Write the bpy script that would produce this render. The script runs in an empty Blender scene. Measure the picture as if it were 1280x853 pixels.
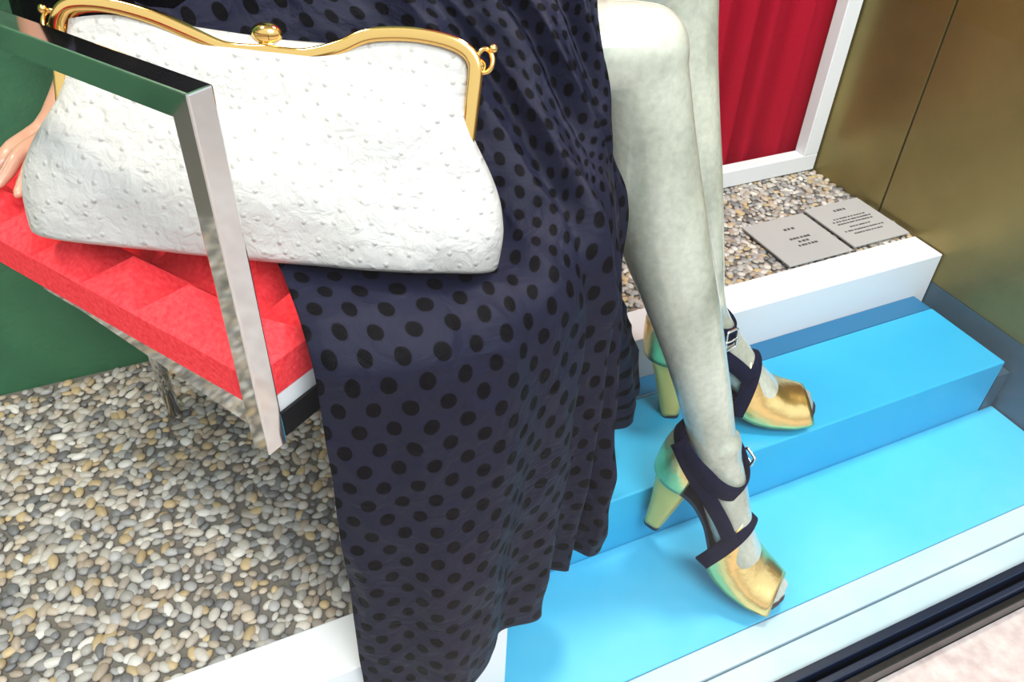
import bpy, bmesh, math, random
import numpy as np
from mathutils import Vector, Matrix, noise
random.seed(7); rng=np.random.default_rng(7)
S=0.75; ZOFF=1.25
scene=bpy.context.scene
col=scene.collection

# ---------------------------------------------------------------- helpers
def new_mat(name, color=(.5,.5,.5), rough=.5, metal=0., spec=.5, coat=0., sheen=0.):
    m=bpy.data.materials.new(name); m.use_nodes=True
    b=m.node_tree.nodes['Principled BSDF']
    b.inputs['Base Color'].default_value=(*color,1); b.inputs['Roughness'].default_value=rough
    b.inputs['Metallic'].default_value=metal; b.inputs['Specular IOR Level'].default_value=spec
    b.inputs['Coat Weight'].default_value=coat; b.inputs['Sheen Weight'].default_value=sheen
    return m
def N(m,t,**kw):
    n=m.node_tree.nodes.new(t)
    for k,v in kw.items(): setattr(n,k,v)
    return n
def L(m,a,b): m.node_tree.links.new(a,b)
def bsdf(m): return m.node_tree.nodes['Principled BSDF']
def noise_color(m,c1,c2,scale,detail=4,lo=.35,hi=.65,coord='Object',dist=0.):
    tc=N(m,'ShaderNodeTexCoord'); nz=N(m,'ShaderNodeTexNoise')
    nz.inputs['Scale'].default_value=scale; nz.inputs['Detail'].default_value=detail; nz.inputs['Distortion'].default_value=dist
    r=N(m,'ShaderNodeValToRGB'); r.color_ramp.elements[0].position=lo; r.color_ramp.elements[1].position=hi
    r.color_ramp.elements[0].color=(*c1,1); r.color_ramp.elements[1].color=(*c2,1)
    L(m,tc.outputs[coord],nz.inputs['Vector']); L(m,nz.outputs['Fac'],r.inputs['Fac']); L(m,r.outputs['Color'],bsdf(m).inputs['Base Color'])
    return tc,nz,r
def noise_bump(m,scale,strength,dist=.002,detail=3):
    tc=N(m,'ShaderNodeTexCoord'); nz=N(m,'ShaderNodeTexNoise'); nz.inputs['Scale'].default_value=scale; nz.inputs['Detail'].default_value=detail
    bp=N(m,'ShaderNodeBump'); bp.inputs['Strength'].default_value=strength; bp.inputs['Distance'].default_value=dist
    L(m,tc.outputs['Object'],nz.inputs['Vector']); L(m,nz.outputs['Fac'],bp.inputs['Height']); L(m,bp.outputs['Normal'],bsdf(m).inputs['Normal'])
    return bp
def empty(name):
    o=bpy.data.objects.new(name,None); o.empty_display_size=.05; col.objects.link(o); return o
def mesh_obj(name,verts,faces,mat=None,parent=None,smooth=False):
    me=bpy.data.meshes.new(name); me.from_pydata([tuple(v) for v in verts],[],faces); me.update()
    bm=bmesh.new(); bm.from_mesh(me); bmesh.ops.recalc_face_normals(bm,faces=bm.faces); bm.to_mesh(me); bm.free()
    o=bpy.data.objects.new(name,me); col.objects.link(o)
    if mat: me.materials.append(mat)
    if parent: o.parent=parent
    if smooth: me.polygons.foreach_set('use_smooth',[True]*len(me.polygons))
    return o
def box_data(a,b):
    x0,y0,z0=a; x1,y1,z1=b
    return [(x0,y0,z0),(x1,y0,z0),(x1,y1,z0),(x0,y1,z0),(x0,y0,z1),(x1,y0,z1),(x1,y1,z1),(x0,y1,z1)],[(0,3,2,1),(4,5,6,7),(0,1,5,4),(1,2,6,5),(2,3,7,6),(3,0,4,7)]
def box(name,a,b,mat,parent=None,bevel=0.):
    o=mesh_obj(name,*box_data(a,b),mat,parent)
    if bevel:
        md=o.modifiers.new('bev','BEVEL'); md.width=bevel; md.segments=2; md.limit_method='ANGLE'
    return o
def merge(parts):
    V=[];F=[]
    for v,f in parts:
        k=len(V); V+=[tuple(p) for p in v]; F+=[tuple(i+k for i in q) for q in f]
    return V,F
def loft(rings,cap=True,closed=True):
    n=len(rings[0]); V=[p for r in rings for p in r]; F=[]
    for i in range(len(rings)-1):
        for j in range(n if closed else n-1):
            k=(j+1)%n; F.append((i*n+j,i*n+k,(i+1)*n+k,(i+1)*n+j))
    if cap and closed:
        F.append(tuple(range(n))[::-1]); F.append(tuple((len(rings)-1)*n+j for j in range(n)))
    return V,F
def catmull(P,t):
    n=len(P)-1; t=max(0,min(n-1e-9,t)); i=int(t); f=t-i
    g=lambda k:P[max(0,min(n,k))]
    p0,p1,p2,p3=g(i-1),g(i),g(i+1),g(i+2)
    if i==0: p0=p1*2-p2
    if i+1>=n: p3=p2*2-p1
    return .5*((2*p1)+(p2-p0)*f+(2*p0-5*p1+4*p2-p3)*f*f+(3*p1-p0-3*p2+p3)*f**3)
def limb(spec,side=None,n=24,sub=6):
    A=[np.array([*c,ra,rb],float) for c,ra,rb in spec]
    S_=[catmull(A,i/sub) for i in range((len(A)-1)*sub+1)]
    C=[Vector(s[:3]) for s in S_]; rings=[]
    sd=Vector(side) if side is not None else None
    for i,c in enumerate(C):
        t=(C[min(i+1,len(C)-1)]-C[max(i-1,0)]).normalized()
        s=sd if sd is not None else (Vector((0,0,1)).cross(t) if abs(t.z)<.95 else Vector((1,0,0)))
        s=(s-t*s.dot(t)).normalized(); o=t.cross(s).normalized()
        ra,rb=S_[i][3],S_[i][4]
        rings.append([c+s*(ra*math.cos(2*math.pi*k/n))+o*(rb*math.sin(2*math.pi*k/n)) for k in range(n)])
    return loft(rings)
def ellipsoid(c,r,M=None,n=20,m=12):
    V=[];F=[]
    for i in range(m+1):
        th=math.pi*i/m
        for j in range(n):
            ph=2*math.pi*j/n
            p=Vector((r[0]*math.sin(th)*math.cos(ph),r[1]*math.sin(th)*math.sin(ph),r[2]*math.cos(th)))
            if M is not None: p=M@p
            V.append(Vector(c)+p)
    for i in range(m):
        for j in range(n):
            k=(j+1)%n; F.append((i*n+j,i*n+k,(i+1)*n+k,(i+1)*n+j))
    return V,F
def xf(part,M): return [M@Vector(v) for v in part[0]],part[1]
def curve_tube(name,pts,r,mat,parent=None,cyclic=False,flat=None):
    cu=bpy.data.curves.new(name,'CURVE'); cu.dimensions='3D'; cu.bevel_depth=r; cu.bevel_resolution=4; cu.use_fill_caps=True
    sp=cu.splines.new('NURBS'); sp.points.add(len(pts)-1)
    for p,q in zip(sp.points,pts): p.co=(*q,1)
    sp.use_cyclic_u=cyclic; sp.order_u=4 if len(pts)>3 else 3; sp.use_endpoint_u=not cyclic; sp.resolution_u=8
    o=bpy.data.objects.new(name,cu); col.objects.link(o); cu.materials.append(mat)
    if parent: o.parent=parent
    return o
def interp(tab,x):
    xs=[a for a,_ in tab]; ys=[b for _,b in tab]; return float(np.interp(x,xs,ys))

# ---------------------------------------------------------------- materials
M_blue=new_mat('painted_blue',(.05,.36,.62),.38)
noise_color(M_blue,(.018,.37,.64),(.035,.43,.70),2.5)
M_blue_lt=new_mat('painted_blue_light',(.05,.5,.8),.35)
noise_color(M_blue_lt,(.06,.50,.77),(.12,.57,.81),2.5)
M_blue_shade=new_mat('painted_blue_shade',(.008,.13,.28),.35)  # darker blue stands in for the shadow at the tread's back edge
M_slate=new_mat('slate_blue',(.035,.085,.12),.4)
M_white=new_mat('white_paint',(.76,.78,.80),.45); noise_bump(M_white,60,.08)
M_sill=new_mat('sill_white',(.70,.78,.83),.35); noise_color(M_sill,(.36,.54,.64),(.52,.66,.72),4)
M_grout=new_mat('grout',(.15,.135,.115),.9); noise_bump(M_grout,150,.6)
M_green=new_mat('green_plaster',(.02,.09,.045),.55)
noise_color(M_green,(.025,.12,.055),(.045,.18,.08),5,8); noise_bump(M_green,90,.5,.003,6)
M_brass=new_mat('brass_panel',(.20,.14,.05),.34,.6)
noise_color(M_brass,(.11,.095,.028),(.30,.235,.075),2.2,8,.3,.7); noise_bump(M_brass,200,.08)
M_navyframe=new_mat('navy_frame',(.012,.022,.05),.25,.3)
M_stone=new_mat('stone',(.62,.50,.46),.7); noise_color(M_stone,(.46,.37,.34),(.62,.53,.49),40,6)
M_chrome=new_mat('chrome',(.72,.71,.70),.06,1.)
M_gold=new_mat('gold_metal',(.92,.58,.19),.10,1.)
M_silver=new_mat('silver_metal',(.75,.75,.75),.15,1.)
M_red=new_mat('red_velvet',(.33,.003,.018),.8,spec=.1)
M_redfoam=new_mat('red_foam',(.85,.06,.08),.9,spec=.15)
noise_color(M_redfoam,(.78,.030,.042),(.90,.062,.072),220,2,.3,.7); noise_bump(M_redfoam,260,.5,.002)
M_darkmetal=new_mat('dark_metal',(.02,.02,.022),.3,.6)
M_card=new_mat('grey_card',(.40,.40,.39),.6)
M_ink=new_mat('ink',(.06,.06,.06),.6)
M_wallpaint=new_mat('wall_paint',(.55,.53,.5),.7)
M_skin=new_mat('mannequin_lacquer',(.62,.66,.54),.2,coat=.6)
tc,nz,rp=noise_color(M_skin,(.33,.355,.285),(.60,.625,.525),10,11,.33,.55)
mp=N(M_skin,'ShaderNodeMapping'); mp.inputs['Scale'].default_value=(1,1,.45); L(M_skin,tc.outputs['Object'],mp.inputs[0]); L(M_skin,mp.outputs[0],nz.inputs['Vector'])
nz2=N(M_skin,'ShaderNodeTexNoise'); nz2.inputs['Scale'].default_value=120; nz2.inputs['Detail'].default_value=7
mx=N(M_skin,'ShaderNodeMix',data_type='RGBA',blend_type='MULTIPLY'); mx.inputs[0].default_value=.4
L(M_skin,tc.outputs['Object'],nz2.inputs['Vector']); L(M_skin,rp.outputs['Color'],mx.inputs[6]); L(M_skin,nz2.outputs['Fac'],mx.inputs[7])
L(M_skin,mx.outputs[2],bsdf(M_skin).inputs['Base Color'])
M_flesh=new_mat('mannequin_flesh',(.66,.34,.23),.3,coat=.3)
def skirt_mat():
    m=new_mat('navy_dot_taffeta',(.015,.018,.05),.6,spec=.15); b=bsdf(m)
    uv=N(m,'ShaderNodeUVMap'); cell=(.0305,.0450,1.)
    outs=[]
    for off in ((0,0,0),(.5,.5,0)):
        d=N(m,'ShaderNodeVectorMath',operation='DIVIDE'); d.inputs[1].default_value=cell; L(m,uv.outputs[0],d.inputs[0])
        a=N(m,'ShaderNodeVectorMath',operation='ADD'); a.inputs[1].default_value=off; L(m,d.outputs[0],a.inputs[0])
        f=N(m,'ShaderNodeVectorMath',operation='FRACTION'); L(m,a.outputs[0],f.inputs[0])
        s=N(m,'ShaderNodeVectorMath',operation='SUBTRACT'); s.inputs[1].default_value=(.5,.5,0); L(m,f.outputs[0],s.inputs[0])
        q=N(m,'ShaderNodeVectorMath',operation='MULTIPLY'); q.inputs[1].default_value=(cell[0],cell[1]*.85,0); L(m,s.outputs[0],q.inputs[0])
        l=N(m,'ShaderNodeVectorMath',operation='LENGTH'); L(m,q.outputs[0],l.inputs[0]); outs.append(l.outputs['Value'])
    mn=N(m,'ShaderNodeMath',operation='MINIMUM'); L(m,outs[0],mn.inputs[0]); L(m,outs[1],mn.inputs[1])
    mr=N(m,'ShaderNodeMapRange'); mr.inputs[1].default_value=.0065; mr.inputs[2].default_value=.0070; mr.inputs[3].default_value=1; mr.inputs[4].default_value=0
    L(m,mn.outputs[0],mr.inputs[0])
    mx=N(m,'ShaderNodeMix',data_type='RGBA'); mx.inputs[6].default_value=(.0052,.0064,.0215,1); mx.inputs[7].default_value=(.0010,.0010,.0022,1)
    L(m,mr.outputs[0],mx.inputs[0]); L(m,mx.outputs[2],b.inputs['Base Color'])
    sp=N(m,'ShaderNodeMapRange'); sp.inputs[3].default_value=.16; sp.inputs[4].default_value=.05; L(m,mr.outputs[0],sp.inputs[0]); L(m,sp.outputs[0],b.inputs['Specular IOR Level'])
    tc=N(m,'ShaderNodeTexCoord'); nz=N(m,'ShaderNodeTexNoise'); nz.inputs['Scale'].default_value=16; nz.inputs['Detail'].default_value=4; nz.inputs['Distortion'].default_value=.8
    bp=N(m,'ShaderNodeBump'); bp.inputs['Strength'].default_value=.6; bp.inputs['Distance'].default_value=.012
    L(m,tc.outputs['Object'],nz.inputs['Vector']); L(m,nz.outputs['Fac'],bp.inputs['Height']); L(m,bp.outputs['Normal'],b.inputs['Normal'])
    return m
M_skirt=skirt_mat()
M_suede=new_mat('navy_suede',(.0045,.0065,.024),.9,spec=.1)
M_goldlea=new_mat('gold_leather',(1.0,.73,.30),.27,1.); noise_bump(M_goldlea,45,.35,.003)
M_goldheel=new_mat('gold_heel_leather',(.88,.58,.17),.32,.6); noise_bump(M_goldheel,45,.25,.003)
M_sole=new_mat('navy_sole',(.007,.008,.022),.5)
M_ost=new_mat('ostrich_leather',(.70,.70,.68),.5)
def ost():
    m=M_ost; b=bsdf(m); tc=N(m,'ShaderNodeTexCoord')
    sx=N(m,'ShaderNodeSeparateXYZ'); cb=N(m,'ShaderNodeCombineXYZ'); L(m,tc.outputs['Object'],sx.inputs[0]); L(m,sx.outputs[0],cb.inputs[0]); L(m,sx.outputs[2],cb.inputs[1])
    v=N(m,'ShaderNodeTexVoronoi',voronoi_dimensions='2D'); v.inputs['Scale'].default_value=62; v.inputs['Randomness'].default_value=.75
    L(m,cb.outputs[0],v.inputs['Vector'])
    r=N(m,'ShaderNodeMapRange',interpolation_type='SMOOTHSTEP'); r.inputs[1].default_value=.02; r.inputs[2].default_value=.17; r.inputs[3].default_value=1; r.inputs[4].default_value=0
    L(m,v.outputs['Distance'],r.inputs[0])
    n=N(m,'ShaderNodeTexNoise'); n.inputs['Scale'].default_value=70; n.inputs['Detail'].default_value=6; n.inputs['Distortion'].default_value=.5; L(m,tc.outputs['Object'],n.inputs['Vector'])
    b1=N(m,'ShaderNodeBump'); b1.inputs['Strength'].default_value=.7; b1.inputs['Distance'].default_value=.004; L(m,n.outputs['Fac'],b1.inputs['Height'])
    b2=N(m,'ShaderNodeBump'); b2.inputs['Strength'].default_value=.5; b2.inputs['Distance'].default_value=.0015; L(m,r.outputs[0],b2.inputs['Height']); L(m,b1.outputs[0],b2.inputs['Normal'])
    L(m,b2.outputs[0],b.inputs['Normal'])
    mx=N(m,'ShaderNodeMix',data_type='RGBA'); mx.inputs[6].default_value=(.475,.47,.455,1); mx.inputs[7].default_value=(.43,.42,.40,1); L(m,r.outputs[0],mx.inputs[0]); L(m,mx.outputs[2],b.inputs['Base Color'])
ost()

# ---------------------------------------------------------------- room shell (units: 1 = 0.75 m, camera at origin)
XR=1.434; ZF=-.906; ZT1=-1.0; ZT2=-1.13
YB=1.335
floor=empty('floor')
fd=[box_data((-2.2,.575,-1.25),(.19,YB,ZF-.008)), box_data((.19,.976,-1.25),(XR,YB,ZF-.008))]
mesh_obj('pebble_bed',*merge(fd),M_grout,floor)
rim=[box_data((-2.2,.503,-1.25),(.26,.575,ZF+.001)),box_data((.19,.575,-1.25),(.26,.976,ZF+.001)),box_data((.26,.899,-1.25),(XR-.003,.976,ZF+.001))]
for i,rb in enumerate(rim):
    o=mesh_obj('white_rim_%d'%(i+1),*rb,M_white,floor); md=o.modifiers.new('b','BEVEL'); md.width=.002; md.segments=2
def pebbles():
    bm=bmesh.new(); bmesh.ops.create_icosphere(bm,subdivisions=2,radius=1)
    bv=np.array([v.co[:] for v in bm.verts]); bf=np.array([[v.index for v in f.verts] for f in bm.faces]); bm.free()
    pal=np.array([(.46,.43,.38),(.54,.50,.44),(.36,.34,.31),(.26,.25,.24),(.36,.29,.22),(.46,.38,.29),(.62,.59,.54),(.38,.37,.36),(.16,.16,.16),(.48,.44,.39),(.48,.36,.20),(.38,.33,.28)])*.92
    pts=[]
    p=.0134
    def region(x0,x1,y0,y1):
        j=0; y=y0+p*.4
        while y<y1-p*.3:
            x=x0+p*.4+(p*.5 if j%2 else 0)
            while x<x1-p*.3:
                pts.append((x+random.uniform(-.33,.33)*p,y+random.uniform(-.33,.33)*p)); x+=p
            y+=p*.88; j+=1
    region(-1.0,.19,.575,1.172); region(.6,XR,.976,YB)
    n=len(pts); P=np.array(pts)
    rad=rng.uniform(.0045,.0092,n); el=rng.uniform(1.0,1.55,n); ang=rng.uniform(0,math.pi,n); hz=rng.uniform(.40,.65,n)
    c,s=np.cos(ang),np.sin(ang)
    X=bv[None,:,0]*(rad*el)[:,None]; Y=bv[None,:,1]*rad[:,None]/np.sqrt(el)[:,None]; Z=bv[None,:,2]*(rad*hz)[:,None]
    wx=X*c[:,None]-Y*s[:,None]+P[:,0:1]; wy=X*s[:,None]+Y*c[:,None]+P[:,1:2]; wz=Z+ZF-.0055+rng.uniform(-.0012,.0012,n)[:,None]
    V=np.stack([wx,wy,wz],-1).reshape(-1,3); F=(bf[None]+(np.arange(n)*len(bv))[:,None,None]).reshape(-1,3)
    me=bpy.data.meshes.new('pebbles'); me.vertices.add(len(V)); me.vertices.foreach_set('co',V.ravel())
    me.loops.add(F.size); me.loops.foreach_set('vertex_index',F.ravel()); me.polygons.add(len(F))
    me.polygons.foreach_set('loop_start',np.arange(0,F.size,3)); me.polygons.foreach_set('loop_total',np.full(len(F),3)); me.polygons.foreach_set('use_smooth',np.ones(len(F),bool))
    me.update(); me.validate()
    ci=rng.integers(0,len(pal),n); C=pal[ci]*rng.uniform(.8,1.2,(n,1)); C=np.repeat(C,len(bv),axis=0); C=np.hstack([C,np.ones((len(C),1))])
    at=me.color_attributes.new('pcol','FLOAT_COLOR','POINT'); at.data.foreach_set('color',C.ravel())
    m=new_mat('pebble',(.4,.35,.3),.5); a=N(m,'ShaderNodeAttribute',attribute_name='pcol')
    nz=N(m,'ShaderNodeTexNoise'); nz.inputs['Scale'].default_value=300; mx=N(m,'ShaderNodeMix',data_type='RGBA',blend_type='OVERLAY'); mx.inputs[0].default_value=.4
    L(m,a.outputs['Color'],mx.inputs[6]); L(m,nz.outputs['Fac'],mx.inputs[7]); L(m,mx.outputs[2],bsdf(m).inputs['Base Color'])
    me.materials.append(m); o=bpy.data.objects.new('pebbles',me); col.objects.link(o); o.parent=floor
pebbles()
steps=empty('blue_steps')
YE=.664
for nm,a,b,mt in [('tread_upper',(.26,YE,-1.25),(1.395,.85,ZT1),M_blue),('tread_upper_back_shade',(.26,.851,-1.25),(1.395,.899,ZT1-.001),M_blue_shade),('tread_lower',(.26,.452,-1.25),(1.431,YE,ZT2),M_blue_lt)]:  # back strip is shade under the white rim, put in as colour
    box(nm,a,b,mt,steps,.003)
box('side_panel',(1.397,YE,-1.25),(1.431,.897,-1.04),M_slate,steps)
trim=empty('trim_1')
box('sill_board_a',(-2.2,.408,-1.25),(1.431,.4505,ZT2+.004),M_sill,trim,.002)
box('sill_board_b',(-2.2,.362,-1.25),(1.431,.405,ZT2+.002),M_sill,trim,.002)
win=empty('window_1')
box('rail_inner',(-2.2,.347,-1.25),(XR,.361,-1.115),M_navyframe,win,.002)
box('rail_lip',(-2.2,.328,-1.25),(XR,.338,-1.120),M_navyframe,win,.002)
box('rail_outer',(-2.2,.316,-1.25),(XR,.3275,-1.135),M_darkmetal,win,.002)
mg=bpy.data.materials.new('window_glass'); mg.use_nodes=True; nt=mg.node_tree; nt.nodes.clear()
o_=nt.nodes.new('ShaderNodeOutputMaterial'); ms=nt.nodes.new('ShaderNodeMixShader'); tr=nt.nodes.new('ShaderNodeBsdfTransparent'); gl=nt.nodes.new('ShaderNodeBsdfGlossy')
lw=nt.nodes.new('ShaderNodeLayerWeight'); lw.inputs['Blend'].default_value=.5
pw=nt.nodes.new('ShaderNodeMath'); pw.operation='POWER'; pw.inputs[1].default_value=5
ma=nt.nodes.new('ShaderNodeMath'); ma.operation='MULTIPLY_ADD'; ma.inputs[1].default_value=.4; ma.inputs[2].default_value=.010
nt.links.new(lw.outputs['Facing'],pw.inputs[0]); nt.links.new(pw.outputs[0],ma.inputs[0])
gl.inputs['Roughness'].default_value=0.0; tr.inputs['Color'].default_value=(.97,.985,.98,1)
nt.links.new(ma.outputs[0],ms.inputs[0]); nt.links.new(tr.outputs[0],ms.inputs[1]); nt.links.new(gl.outputs[0],ms.inputs[2]); nt.links.new(ms.outputs[0],o_.inputs[0])
mesh_obj('glass_pane',[(-2.2,.3425,-1.15),(XR,.3425,-1.15),(XR,.3425,1.2),(-2.2,.3425,1.2)],[(0,1,2,3)],mg,win)
pv=mesh_obj('pavement',*box_data((-3.5,-3.,-1.30),(3.5,.315,-1.17)),M_stone)
wr=empty('wall_right')
box('brass_panel_a',(XR,.30,-.975),(XR+.05,1.083,1.2),M_brass,wr,.001)
box('brass_panel_b',(XR,1.088,-.975),(XR+.05,YB+.09,1.2),M_brass,wr,.001)
box('wall_base',(XR,.30,-1.25),(XR+.05,YB+.09,-.976),M_slate,wr)
o=box('wall_back',(-2.2,1.172,ZF-.01),(.45,YB+.09,1.2),M_green)
box('wall_rear',(.45,YB+.065,ZF-.05),(XR,YB+.09,1.2),M_wallpaint)
box('wall_left',(-2.25,.30,-1.25),(-2.2,1.4,1.2),M_wallpaint)
box('ceiling',(-2.25,.30,1.2),(XR+.05,1.45,1.25),M_white)
fr_=empty('curtain_frame')
box('frame_bottom',(.46,1.30,ZF),(1.43,1.333,ZF+.042),M_white,fr_,.002)
box('frame_stile_a',(1.388,1.30,ZF+.042),(1.43,1.333,1.1),M_white,fr_,.002)
box('frame_stile_b',(.46,1.30,ZF+.042),(.50,1.333,1.1),M_white,fr_,.002)
box('frame_top',(.46,1.30,1.1),(1.43,1.333,1.14),M_white,fr_,.002)
V=[];F=[];nc=600
for i in range(nc):
    x=.462+(1.428-.462)*i/(nc-1); ph=x*2*math.pi/.075
    y=1.362+.019*math.sin(ph+.5*math.sin(ph*.31))+.004*math.sin(ph*2.1+1)+.003*math.sin(ph*.37)
    V+=[(x,y,ZF+.005),(x+.006*math.sin(ph*.3),y+.003*math.sin(ph*.5),1.12)]
for i in range(nc-1): F.append((2*i,2*i+2,2*i+3,2*i+1))
mesh_obj('red_curtain',V,F,M_red,None,True)
def placard(name,x0,x1,y0,y1,rot,lines):
    e=empty(name); e.location=((x0+x1)/2,(y0+y1)/2,ZF+.004); e.rotation_euler[2]=rot
    w,h=x1-x0,y1-y0
    box('card',(-w/2,-h/2,-.001),(w/2,h/2,.003),M_card,e,.0008)
    parts=[]
    for (cx,cy,ww,hh) in lines:
        k=max(1,int(ww/.008)); st=ww/k
        for q in range(k):
            g=random.uniform(.55,.9)*st
            parts.append(box_data((cx-ww/2+q*st,cy-hh/2,.003),(cx-ww/2+q*st+g,cy+hh/2,.0034)))
    mesh_obj('dummy_lettering',*merge(parts),M_ink,e)
placard('information_card',1.092,1.256,.978,1.135,0,[(0.01,.035,.03,.007),(0.01,.0,.055,.006),(0.01,-.013,.03,.006),(.01,-.026,.05,.006)])
placard('information_card.001',1.268,1.422,.985,1.145,.0,[(0.0,.05,.035,.007),(0.,.02,.09,.004),(0.,.01,.11,.004),(0.,0,.10,.004),(0.,-.015,.06,.004),(0.,-.028,.11,.004),(0.,-.04,.08,.004)])

# ---------------------------------------------------------------- chair
D=Vector((-.534,.845,0)).normalized(); Nn=Vector((.845,.534,0)).normalized(); P0=Vector((.025,.499,0))
def CP(s,n,z): return P0+D*s+Nn*n+Vector((0,0,z))
chair=empty('lounge_chair')
def square_tube(name,path,w,axis,mat,parent):
    rings=[]
    for i,p in enumerate(path):
        t1=(path[i]-path[i-1]).normalized() if i>0 else None; t2=(path[i+1]-path[i]).normalized() if i<len(path)-1 else None
        if t1 is None: t1=t2
        if t2 is None: t2=t1
        n1=axis.cross(t1); n2=axis.cross(t2); m=(n1+n2).normalized(); m=m/m.dot(n1)
        rings.append([p+m*w/2+axis*w/2,p+m*w/2-axis*w/2,p-m*w/2-axis*w/2,p-m*w/2+axis*w/2])
    o=mesh_obj(name,*loft(rings),mat,parent); md=o.modifiers.new('b','BEVEL'); md.width=.0015; md.segments=2; md.limit_method='ANGLE'; return o
SL=.50
square_tube('arm_loop',[CP(.0,0,-.504),CP(0,0,-.205),CP(SL,0,-.205),CP(SL,0,-.504)],.0195,Nn,M_chrome,chair)
def prism(name,quad_sz,n0,n1,mat,parent):
    a=[CP(s,n0,z) for s,z in quad_sz]; b=[CP(s,n1,z) for s,z in quad_sz]; k=len(a)
    return mesh_obj(name,a+b,[tuple(range(k)),tuple(range(k,2*k))[::-1]]+[(i,(i+1)%k,k+(i+1)%k,k+i) for i in range(k)],mat,parent)
prism('side_rail',[(-.005,-.462),(SL,-.462),(SL,-.478),(.25,-.480),(-.005,-.508)],.006,.012,M_chrome,chair)
prism('base_panel',[(0,-.462),(SL,-.462),(SL,-.475),(0,-.500)],.014,.36,M_white,chair)
prism('front_rail',[(-.004,-.478),(-.001,-.478),(-.001,-.504),(-.004,-.504)],.014,.36,M_darkmetal,chair)
V=[];F=[];ns,nn=7,5; s0,s1,n0,n1=.0,SL,-.004,.36; zb,zt,zp=-.460,-.446,-.404
ds=(s1-s0)/ns; dn=(n1-n0)/nn
def zc(i,j): return zt if (0<i<ns and 0<j<nn) else zt+.018
for i in range(ns):
    for j in range(nn):
        a=s0+i*ds; b=n0+j*dn; k=len(V)
        V+=[CP(a,b,zc(i,j)),CP(a+ds,b,zc(i+1,j)),CP(a+ds,b+dn,zc(i+1,j+1)),CP(a,b+dn,zc(i,j+1)),CP(a+ds/2,b+dn/2,zp)]
        F+=[(k,k+1,k+4),(k+1,k+2,k+4),(k+2,k+3,k+4),(k+3,k,k+4)]
k=len(V); zz=zt+.018; V+=[CP(s0,n0,zz),CP(s1,n0,zz),CP(s1,n1,zz),CP(s0,n1,zz),CP(s0,n0,zb),CP(s1,n0,zb),CP(s1,n1,zb),CP(s0,n1,zb)]
F+=[(k,k+1,k+5,k+4),(k+1,k+2,k+6,k+5),(k+2,k+3,k+7,k+6),(k+3,k,k+4,k+7),(k+4,k+5,k+6,k+7)]
mesh_obj('foam_cushion',V,F,M_redfoam,chair)
for i,(lx,ly) in enumerate([(-.078,1.02),(.12,.70),(.07,1.08),(.20,.82)]):
    v,f=limb([((lx,ly,-.47),.011,.011),((lx,ly,-.7),.010,.010),((lx,ly,ZF),.010,.010)],side=(1,0,0),n=24,sub=2)
    mesh_obj('leg_%d'%(i+1),v,f,M_chrome,chair,True)

# ---------------------------------------------------------------- mannequin
man=empty('seated_mannequin')
def frame(Hp,T,sy,sz):
    Hp=Vector(Hp);T=Vector(T); f=(T-Hp); Ln=f.length; f.normalize()
    y=Vector((0,0,1)).cross(f).normalized(); u=f.cross(y).normalized()
    sc=Ln/.22
    R=Matrix((( f.x,y.x,u.x),(f.y,y.y,u.y),(f.z,y.z,u.z)))
    return Matrix.Translation(Hp)@R.to_4x4()@Matrix.Diagonal((sc,sc*sy,sc*sz,1))
FR=frame((.588,.655,-1.056),(.711,.469,-1.120),1.20,1.12)
RR=frame((.701,.812,-.998),(.934,.700,-.998),1.14,1.06)
def foot_parts(M,ax):
    P=[limb([((.212,0,.020),.016,.008),((.20,0,.023),.027,.013),((.175,0,.027),.033,.017),((.15,0,.036),.034,.023),((.115,0,.064),.029,.028),((.08,0,.100),.026,.032),((.048,0,.137),.026,.034),((.030+ax*.5,0,.165),.027,.034),((.020+ax,0,.195),.029,.033)],side=(0,1,0)),
       ellipsoid((-.004,0,.142),(.034,.026,.040)),
       ellipsoid((.025+ax*.6,.022,.172),(.014,.010,.014)),ellipsoid((.025+ax*.6,-.022,.172),(.014,.010,.014))]
    for k,(ty,tx,r) in enumerate([(.018,.212,.0105),(.004,.212,.008),(-.007,.208,.0075),(-.017,.203,.007),(-.025,.196,.0065)]):
        P.append(ellipsoid((tx,ty,.018),(.016,r,.009)))
    return [xf(p,M) for p in P]
def leg(knee,hip,M,ax):
    knee=Vector(knee);hip=Vector(hip); a0=M@Vector((.028+ax,0,.176)); 
    fw=Vector((M[0][0],M[1][0],0)).normalized(); side=Vector((M[0][1],M[1][1],M[2][1])).normalized()
    def q(t,off=0): return knee.lerp(a0,t)-fw*off
    P=[limb([(q(-.03,.0),.050,.052),(q(.06,.003),.050,.053),(q(.16,.010),.052,.056),(q(.28,.018),.055,.061),(q(.40,.016),.053,.058),(q(.53,.009),.048,.051),(q(.68,.003),.041,.043),(q(.82,0),.036,.038),(q(.93,0),.033,.035),(q(1.0,0),.033,.036)],side=side,n=32),
       ellipsoid(knee+fw*.006,(.05,.05,.052)),
       limb([(knee,.052,.052),(knee.lerp(hip,.12),.056,.054),(knee.lerp(hip,.4),.068,.064),(knee.lerp(hip,.75),.086,.083),(hip,.092,.09)],n=32)]
    return P+foot_parts(M,ax)
parts=leg((.507,.747,-.318),(.07,.93,-.325),FR,-.014)+leg((.678,.932,-.296),(.10,1.05,-.325),RR,0)
parts+=[ellipsoid((.05,.99,-.28),(.13,.15,.12)),limb([((.04,.99,-.3),.13,.15),((.03,.99,-.1),.105,.125),((.02,.99,.03),.085,.11),((.03,.99,.2),.10,.125),((.03,.985,.35),.10,.135),((.02,.99,.46),.07,.12),((.02,.99,.5),.045,.05),((.03,.99,.60),.038,.038)],side=(1,0,0),n=32)]
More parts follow.
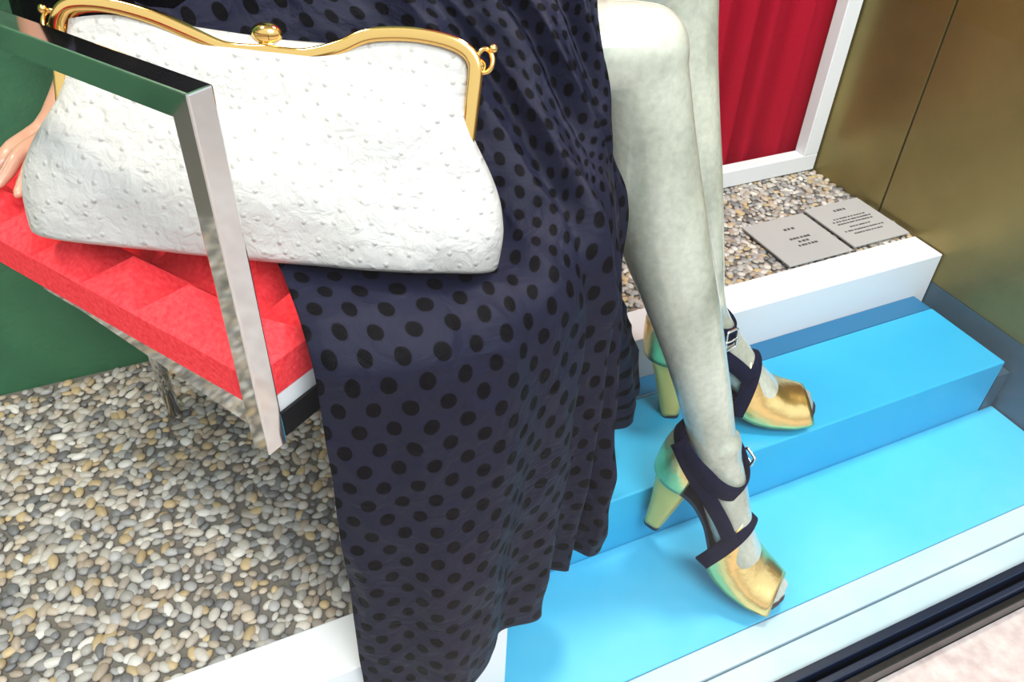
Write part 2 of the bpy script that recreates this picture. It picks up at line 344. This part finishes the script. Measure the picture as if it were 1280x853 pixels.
def body(name,parts,mat,vox,it=6):
    o=mesh_obj(name,*merge(parts),mat,man,True)
    md=o.modifiers.new('r','REMESH'); md.mode='VOXEL'; md.voxel_size=vox; md.use_smooth_shade=True
    sm=o.modifiers.new('s','SMOOTH'); sm.factor=.5; sm.iterations=it
    return o
body('body',parts,M_skin,.0052,9)
ap=[limb([((.02,.86,.40),.05,.05),((-.03,.90,.22),.044,.044),((-.07,.96,.02),.036,.036),((-.06,.96,-.15),.033,.033),((-.045,.945,-.29),.023,.021),((-.055,.93,-.335),.025,.018),((-.072,.905,-.368),.033,.015),((-.088,.893,-.382),.033,.012)],side=(.85,-.5,0),n=20)]
roots=[(-.066,.880,-.380),(-.080,.886,-.380),(-.095,.894,-.380),(-.109,.904,-.381)]
mids=[(-.092,.842,-.383),(-.110,.843,-.381),(-.125,.860,-.382),(-.134,.879,-.384)]
tips=[(-.112,.808,-.398),(-.132,.806,-.398),(-.148,.833,-.398),(-.154,.857,-.398)]
for r_,m_,t_ in zip(roots,mids,tips):
    r_,m_,t_=map(Vector,(r_,m_,t_)); ap.append(limb([(r_.lerp(Vector((-.06,.925,-.35)),.35),.0095,.009),(r_,.0095,.009),(m_,.0085,.008),(m_.lerp(t_,.6),.0075,.007),(t_,.0055,.005)],n=12,sub=3)); ap.append(ellipsoid(t_,(.0058,.0058,.0052),n=10,m=8))
ap.append(limb([((-.055,.915,-.36),.012,.011),((-.035,.885,-.378),.0105,.010),((-.035,.855,-.392),.008,.008),((-.04,.84,-.397),.006,.006)],n=12,sub=3))
ap.append(ellipsoid((.02,.87,.41),(.055,.055,.055)))
body('arm_and_hand',ap,M_flesh,.0032,3)

# ---------------------------------------------------------------- shoes
zs_tab=[(-.04,.108),(-.0,.108),(.03,.104),(.055,.088),(.08,.062),(.105,.034),(.125,.017),(.145,.011),(.18,.009),(.205,.010),(.23,.013)]
def zs(x):
    return (interp(zs_tab,x-.008)+interp(zs_tab,x)+interp(zs_tab,x+.008))/3
w_tab=[(-.040,.003),(-.037,.012),(-.030,.020),(-.016,.026),(.01,.028),(.04,.025),(.07,.024),(.10,.030),(.13,.036),(.155,.039),(.18,.038),(.20,.033),(.214,.025),(.222,.015),(.226,.003)]
def ribbon(path,nrm,w,th=.0022):
    P=[np.array(p,float) for p in path]; Q=[np.array(n,float) for n in nrm]; m=(len(P)-1)*6
    C=[Vector(catmull(P,i/6)) for i in range(m+1)]; NR=[Vector(catmull(Q,i/6)).normalized() for i in range(m+1)]; rings=[]
    for i in range(m+1):
        t=(C[min(i+1,m)]-C[max(i-1,0)]).normalized(); n=(NR[i]-t*NR[i].dot(t)).normalized(); b=t.cross(n)
        rings.append([C[i]+b*w/2,C[i]+b*w/2*.9+n*th,C[i]-b*w/2*.9+n*th,C[i]-b*w/2])
    return loft(rings)
def shoe(name,M,bphi):
    e=empty(name)
    xs=list(np.linspace(-.040,.226,60)); rings=[]
    for x in xs:
        w=interp(w_tab,x); z=zs(x); cy=.003*math.sin((x-.05)/.17*math.pi) if x>.05 else 0
        k=.004*max(0,min(1,(x-.10)/.06))
        rings.append([(x,cy-w,z+.003+k),(x,cy+w,z+.003+k),(x,cy+w,z-.004),(x,cy-w,z-.004)])
    mesh_obj('sole',*xf(loft(rings),M),M_sole,e)
    hr=[]
    for k in range(12):
        t=k/11; z=.106*(1-t)+.0; xb=-.038+.034*t**.8; xfwd=.024-.000*t; hw=.0235-.005*t
        c=(xb+xfwd)/2; a=(xfwd-xb)/2
        hr.append([(c+a*math.copysign(abs(math.cos(p))**.55,math.cos(p)),hw*math.copysign(abs(math.sin(p))**.55,math.sin(p)),z+(0.0 if t>.3 else -max(0,(math.cos(p)))*.010*(1-t/.3)*.8)) for p in [2*math.pi*q/28 for q in range(28)]])
    mesh_obj('heel',*xf(loft(hr),M),M_goldheel,e,True)
    tip=[[ (x*1.01,y*1.01,z) for (x,y,_) in hr[-1]] for z in (.004,-.002)]
    mesh_obj('heel_tip',*xf(loft(tip),M),M_sole,e)
    rr=[]
    for k in range(9):
        t=k/8; row=[]
        for q in range(33):
            ph=math.radians(62+236*q/32)
            top=.082-.040*abs((q-16)/16)**2
            z=.104+t*top; bul=1+.10*math.sin(t*math.pi)-.06*t
            row.append((-.004-.004*t+.038*math.cos(ph)*bul,.0300*math.sin(ph)*bul,z))
        rr.append(row)
    o=mesh_obj('heel_counter',*xf(loft(rr,False,False),M),M_goldlea,e,True); md=o.modifiers.new('s','SOLIDIFY'); md.thickness=.0016; md.offset=1
    rr=[]
    for k in range(19):
        x=.106+.100*k/18; w=interp(w_tab,x)+.0015; z0=zs(x)+.000
        hh=interp([(.105,.080),(.12,.072),(.135,.058),(.15,.050),(.175,.038),(.205,.031)],x); row=[]
        for q in range(33):
            th=math.pi*q/32; c=math.cos(th); s=math.sin(th)
            xx=x-.014*(1-s)*(1 if k<9 else -.8)*abs(9-k)/9
            row.append((xx,w*math.copysign(abs(c)**.85,c),z0+hh*s**.9))
        rr.append(row)
    o=mesh_obj('vamp',*xf(loft(rr,False,False),M),M_goldlea,e,True); md=o.modifiers.new('s','SOLIDIFY'); md.thickness=.0018; md.offset=1
    def arch(x,tilt,grow,hh):
        w=interp(w_tab,x)+grow; z0=zs(x); p=[];n=[]
        for q in range(17):
            th=math.pi*q/16; c=math.cos(th); s=math.sin(th)
            p.append((x-tilt*(1-s),w*math.copysign(abs(c)**.85,c),z0+(hh+grow)*s**.9)); n.append((.25*s,c,s+.02))
        return p,n
    p,n=arch(.113,.016,.003,.0755)
    mesh_obj('collar_strap',*xf(ribbon(p,n,.024),M),M_suede,e,True)
    p=[];n=[]
    for q in range(25):
        ph=2*math.pi*q/24+math.pi; c=math.cos(ph); s=math.sin(ph)
        p.append((.022+(.054 if c>0 else .066)*c,.038*s,.172-(.022 if c>0 else .012)*c)); n.append((c,s,.15))
    mesh_obj('ankle_strap',*xf(ribbon(p,n,.024),M),M_suede,e,True)
    for sg in (-1,1):
        p=[(-.034,.026*sg,.176),(-.004,.034*sg,.158),(.04,.0345*sg,.122),(.08,.033*sg,.085),(.108,.034*sg,.055)] if sg>0 else [(-.034,-.026,.180),(.000,-.036,.165),(.043,-.036,.140),(.08,-.032,.112),(.108,-.029,.086)]
        mesh_obj('side_strap_%d'%(1 if sg<0 else 2),*xf(ribbon(p,[(0,sg,.3)]*5,.022),M),M_suede,e,True)
    c=math.cos(bphi); s=math.sin(bphi)
    B=Vector((.022+.057*c,.0415*s,.172-.022*c)); nn_=Vector((c*.6,s,.1)).normalized(); tt=Vector((-s,c,0)); tt=(tt-nn_*tt.dot(nn_)).normalized(); uu=nn_.cross(tt)
    pts=[M@(B+nn_*.003+tt*a*.0095+uu*b*.0140) for a,b in [(1,.6),(1,1),(.5,1),(-.5,1),(-1,1),(-1,.6),(-1,-.6),(-1,-1),(-.5,-1),(.5,-1),(1,-1),(1,-.6)]]
    curve_tube('buckle',pts,.0022,M_silver,e,True)
    curve_tube('buckle_prong',[M@(B+nn_*.004+tt*.009),M@(B+nn_*.006),M@(B+nn_*.004-tt*.012)],.0016,M_silver,e)
    return e
shoe('high_heel_sandal',FR,math.radians(50))
shoe('high_heel_sandal.001',RR,math.radians(-45))

# ---------------------------------------------------------------- dress
dress=empty('polka_dot_dress')
Z=lambda l,z:[(x,y,z) for x,y in l]
G=[
 [(-.08,.90,-.06),(.0,.90,-.05),(.08,.89,-.06),(.16,.90,-.09),(.25,.91,-.12),(.34,.92,-.15),(.43,.93,-.18),(.52,.94,-.20),(.62,.96,-.205)],
 [(.0,.85,-.20),(.06,.845,-.20),(.12,.84,-.20),(.18,.83,-.205),(.25,.825,-.21),(.31,.82,-.215),(.37,.815,-.22),(.43,.815,-.225),(.49,.82,-.228)],
 [(.03,.76,-.36),(.10,.76,-.35),(.17,.75,-.33),(.24,.74,-.315),(.30,.735,-.295),(.345,.73,-.28),(.38,.73,-.27),(.41,.73,-.262),(.44,.735,-.255)],
 [(.066,.64,-.400),(.13,.63,-.400),(.20,.62,-.402),(.27,.62,-.39),(.325,.625,-.37),(.365,.64,-.355),(.395,.66,-.345),(.42,.68,-.335),(.437,.695,-.324)],
 [(.068,.505,-.408),(.13,.490,-.412),(.20,.488,-.42),(.27,.505,-.42),(.33,.54,-.41),(.375,.59,-.395),(.41,.635,-.395),(.435,.67,-.395),(.45,.685,-.40)],
 [(.068,.486,-.49),(.13,.462,-.49),(.20,.458,-.49),(.275,.478,-.49),(.335,.52,-.48),(.385,.575,-.48),(.425,.625,-.475),(.455,.665,-.475),(.475,.69,-.47)],
 Z([(.068,.487),(.13,.455),(.195,.448),(.27,.475),(.335,.52),(.385,.56),(.425,.61),(.45,.67)],-.64)+[(.50,.712,-.605)],
 Z([(.068,.489),(.125,.455),(.19,.445),(.26,.48),(.32,.52),(.38,.55),(.43,.585),(.465,.68)],-.79)+[(.585,.76,-.785)],
 [(.068,.489,-.94),(.12,.455,-.94),(.18,.443,-.937),(.25,.482,-.932),(.31,.523,-.93),(.37,.555,-.925),(.43,.587,-.922),(.47,.69,-.885),(.60,.757,-.88)]]
G=[[np.array(p,float) for p in r] for r in G]
NU,NV=300,280
pos=np.zeros((NV+1,NU+1,3))
for i in range(NU+1):
    colp=[catmull(r,i/NU*8) for r in G]
    for j in range(NV+1): pos[j,i]=catmull(colp,j/NV*8)
du=np.gradient(pos,axis=1); dv=np.gradient(pos,axis=0); nr=np.cross(du,dv); nr/=np.linalg.norm(nr,axis=2,keepdims=True)+1e-9
if nr[NV//2,NU//3][1]>0: nr=-nr
uu=np.linspace(0,8,NU+1)[None,:]; vv=np.linspace(0,8,NV+1)[:,None]
tri=lambda a: 1-2*np.abs(np.sin(a/2))          # creased fold profile
amp=np.clip((vv-3.6)/4,0,1)*(.007+.015*np.clip((uu-2.5)/3,0,1))
fold=amp*(np.sin(uu*3.3+.25*vv)+.5*np.sin(uu*6.1+1.3-.3*vv)+.3*tri(uu*11+.5*vv)*np.clip((uu-3)/2,0,1))
up=np.clip((4.6-vv)/2,0,1)*np.clip((uu-2)/2,0,1)*.009
fold+=up*(np.sin(uu*5.2+vv*.8)+.5*tri(uu*9-vv*1.1)+.5)
fold+=.024*np.exp(-((uu-4.55-.06*(vv-4))/.20)**2)*np.clip((vv-3.)/2,0,1)-.012*np.exp(-((uu-4.10-.06*(vv-4))/.22)**2)*np.clip((vv-3.)/2,0,1)
edge=np.clip(uu/.6,0,1)*np.clip((8-uu)/.5,.0,1)
wr_=np.zeros_like(fold)
for j in range(NV+1):
    for i in range(NU+1):
        p=pos[j,i]; wr_[j,i]=noise.noise(Vector((p[0]*14,p[1]*14,p[2]*5)))*.003+(.22-abs(noise.noise(Vector((p[0]*17,p[1]*17,p[2]*9+4)))))*.009
pos=pos+nr*((fold*edge+wr_)[...,None])
lu=np.concatenate([[0],np.cumsum(np.linalg.norm(np.diff(pos[int(NV*.7)],axis=0),axis=1))])
lv=np.concatenate([[0],np.cumsum(np.linalg.norm(np.diff(pos[:,int(NU*.3)],axis=0),axis=1))])
V=pos.reshape(-1,3); W=NU+1
F=[(j*W+i,j*W+i+1,(j+1)*W+i+1,(j+1)*W+i) for j in range(NV) for i in range(NU)]
me=bpy.data.meshes.new('skirt'); me.from_pydata(V.tolist(),[],F); me.update()
uvl=me.uv_layers.new(name='UVMap'); li=np.zeros(len(me.loops),int); me.loops.foreach_get('vertex_index',li)
UV=np.stack([lu[li%W],lv[li//W]],-1); uvl.data.foreach_set('uv',UV.ravel())
me.polygons.foreach_set('use_smooth',[True]*len(me.polygons)); me.materials.append(M_skirt)
o=bpy.data.objects.new('skirt',me); col.objects.link(o); o.parent=dress
md=o.modifiers.new('s','SOLIDIFY'); md.thickness=.002; md.offset=0
b=limb([((.045,.985,-.30),.15,.17),((.035,.99,-.1),.125,.145),((.02,.99,.03),.10,.125),((.03,.99,.2),.115,.14),((.03,.985,.36),.112,.145),((.02,.99,.44),.085,.13)],side=(1,0,0),n=40)
mesh_obj('bodice',*b,M_skirt,dress,True)

# ---------------------------------------------------------------- handbag
bag=empty('white_clutch_bag')
ex=Vector((.888,-.46,-.036)).normalized(); ez=Vector((.17,.36,.916)); ez=(ez-ex*ez.dot(ex)).normalized(); ey=ez.cross(ex).normalized()
O=Vector((.066,.634,-.405))
MB=Matrix.Translation(O)@Matrix(((ex.x,ey.x,ez.x),(ex.y,ey.y,ez.y),(ex.z,ey.z,ez.z))).to_4x4()
bag.matrix_world=MB
prof=[(.0,.199,.030),(.002,.203,.038),(.008,.205,.044),(.03,.207,.047),(.06,.206,.045),(.085,.199,.039),(.11,.188,.031),(.135,.179,.022),(.158,.174,.013),(.170,.170,.009),(.176,.168,.006)]
A=[np.array(p) for p in prof]; rings=[]; nb=220
for k in range((len(A)-1)*10+1):
    z,a,bb=catmull(A,k/10); r=[]
    for q in range(nb):
        ph=2*math.pi*q/nb; c,s=math.cos(ph),math.sin(ph)
        x=a*math.copysign(abs(c)**.42,c); y=bb*math.copysign(abs(s)**.75,s)
        sag=-.003*math.cos(x/.2*math.pi/2)*max(0,1-z/.05)
        arch=.010*math.exp(-((abs(x)-.12)/.05)**2)*max(0,(z-.12)/.056)
        p=Vector((x,y,z+sag+arch)); nzv=noise.noise(Vector((x*9,y*9+3,z*14)))*.010+noise.noise(Vector((x*28,y*20,z*24)))*.004
        p.y+=nzv*(1 if s>0 else -1)*min(1,(.18-z)/.05)
        pn=(abs(c)**6)*max(0,1-abs(z-.115)/.08)*.012
        p.x-=math.copysign(pn,c)
        r.append(p)
    rings.append(r)
mesh_obj('bag_body',*loft(rings),M_ost,bag,True)
archpts=[(-.170,.100),(-.171,.14),(-.172,.165),(-.171,.178),(-.163,.189),(-.145,.193),(-.12,.192),(-.09,.186),(-.06,.176),(-.035,.168),(-.015,.167),(.0,.168),(.015,.167),(.035,.168),(.06,.176),(.08,.186),(.10,.190),(.125,.191),(.15,.188),(.165,.182),(.172,.173),(.173,.160),(.172,.14),(.170,.100)]
for nm,y in (('frame_front',-.0068),('frame_rear',.0068)):
    A=[np.array((x,y,z)) for x,z in archpts]; rings=[]; m=(len(A)-1)*5
    C=[Vector(catmull(A,i/5)) for i in range(m+1)]
    for i in range(m+1):
        t=(C[min(i+1,m)]-C[max(i-1,0)]).normalized(); yy=Vector((0,1,0)); n=t.cross(yy).normalized()
        rings.append([C[i]+yy*(.0040*math.copysign(abs(math.cos(p))**.6,math.cos(p)))+n*(.0058*math.copysign(abs(math.sin(p))**.6,math.sin(p))) for p in [2*math.pi*q/20 for q in range(20)]])
    mesh_obj(nm,*loft(rings),M_gold,bag,True)
mesh_obj('clasp_knob',*merge([ellipsoid((0,-.004,.182),(.013,.009,.009)),limb([((0,0,.170),.014,.010),((0,0,.178),.009,.008)],side=(1,0,0),n=16,sub=2)]),M_gold,bag,True)
for i,sx in enumerate((-1,1)):
    ring=[(sx*(.180+.007*math.cos(a)),0.001*math.sin(a),.176+.010*math.sin(a)) for a in [2*math.pi*k/10 for k in range(10)]]
    curve_tube('ring_%d'%(i+1),ring,.0022,M_gold,bag,True)
    mesh_obj('hinge_%d'%(i+1),*merge([ellipsoid((sx*.176,0,.172),(.006,.010,.006)),ellipsoid((sx*.186,0,.186),(.004,.004,.004))]),M_gold,bag,True)

# ---------------------------------------------------------------- lights
w=bpy.data.worlds.new('World'); scene.world=w; w.use_nodes=True; nt=w.node_tree; bg=nt.nodes['Background']
tcw=nt.nodes.new('ShaderNodeTexCoord'); sep=nt.nodes.new('ShaderNodeSeparateXYZ'); rp=nt.nodes.new('ShaderNodeValToRGB'); mr=nt.nodes.new('ShaderNodeMapRange')
mr.inputs[1].default_value=-1; mr.inputs[2].default_value=1
nt.links.new(tcw.outputs['Generated'],sep.inputs[0]); nt.links.new(sep.outputs['Z'],mr.inputs[0]); nt.links.new(mr.outputs[0],rp.inputs[0]); nt.links.new(rp.outputs[0],bg.inputs[0])
el=rp.color_ramp.elements; el[0].position=.3; el[0].color=(.20,.17,.14,1); el[1].position=.9; el[1].color=(.85,.93,1,1)
e2=el.new(.5); e2.color=(.36,.30,.24,1); e3=el.new(.62); e3.color=(.8,.85,.9,1)
bg.inputs[1].default_value=1.3
def area(name,loc,target,size,energy,color):
    l=bpy.data.lights.new(name,'AREA'); l.energy=energy; l.color=color; l.shape='DISK'; l.size=size
    o=bpy.data.objects.new(name,l); col.objects.link(o); o.location=loc; o.rotation_euler=(Vector(target)-Vector(loc)).to_track_quat('-Z','Y').to_euler(); return o
area('ceiling_light',(1.0,.85,1.15),(.9,.85,-1),.3,17,(1,.97,.93))
area('ceiling_light.001',(-.5,.75,1.15),(-.4,.9,-1),.3,12,(1,.90,.76))
area('sky_light',(.3,-1.6,2.0),(.3,.7,-.8),1.9,62,(.93,.97,1))

# ---------------------------------------------------------------- camera
cam=bpy.data.cameras.new('camera'); co=bpy.data.objects.new('camera',cam); col.objects.link(co); scene.camera=co
cam.sensor_width=36; cam.lens=36*1011/1280; cam.clip_start=.01
X=Vector((.9094,.2406,-.3393)).normalized(); Y=Vector((-.4143,.5921,-.6912)); Y=(Y-X*Y.dot(X)).normalized(); Zc=X.cross(Y)
co.matrix_world=Matrix((X,Y,Zc)).to_4x4()
scene.view_settings.view_transform='Standard'
for o in [o for o in bpy.data.objects if o.parent is None]:
    o.location=(o.location+Vector((0,0,ZOFF)))*S
    if o.type!='CAMERA': o.scale=o.scale*S
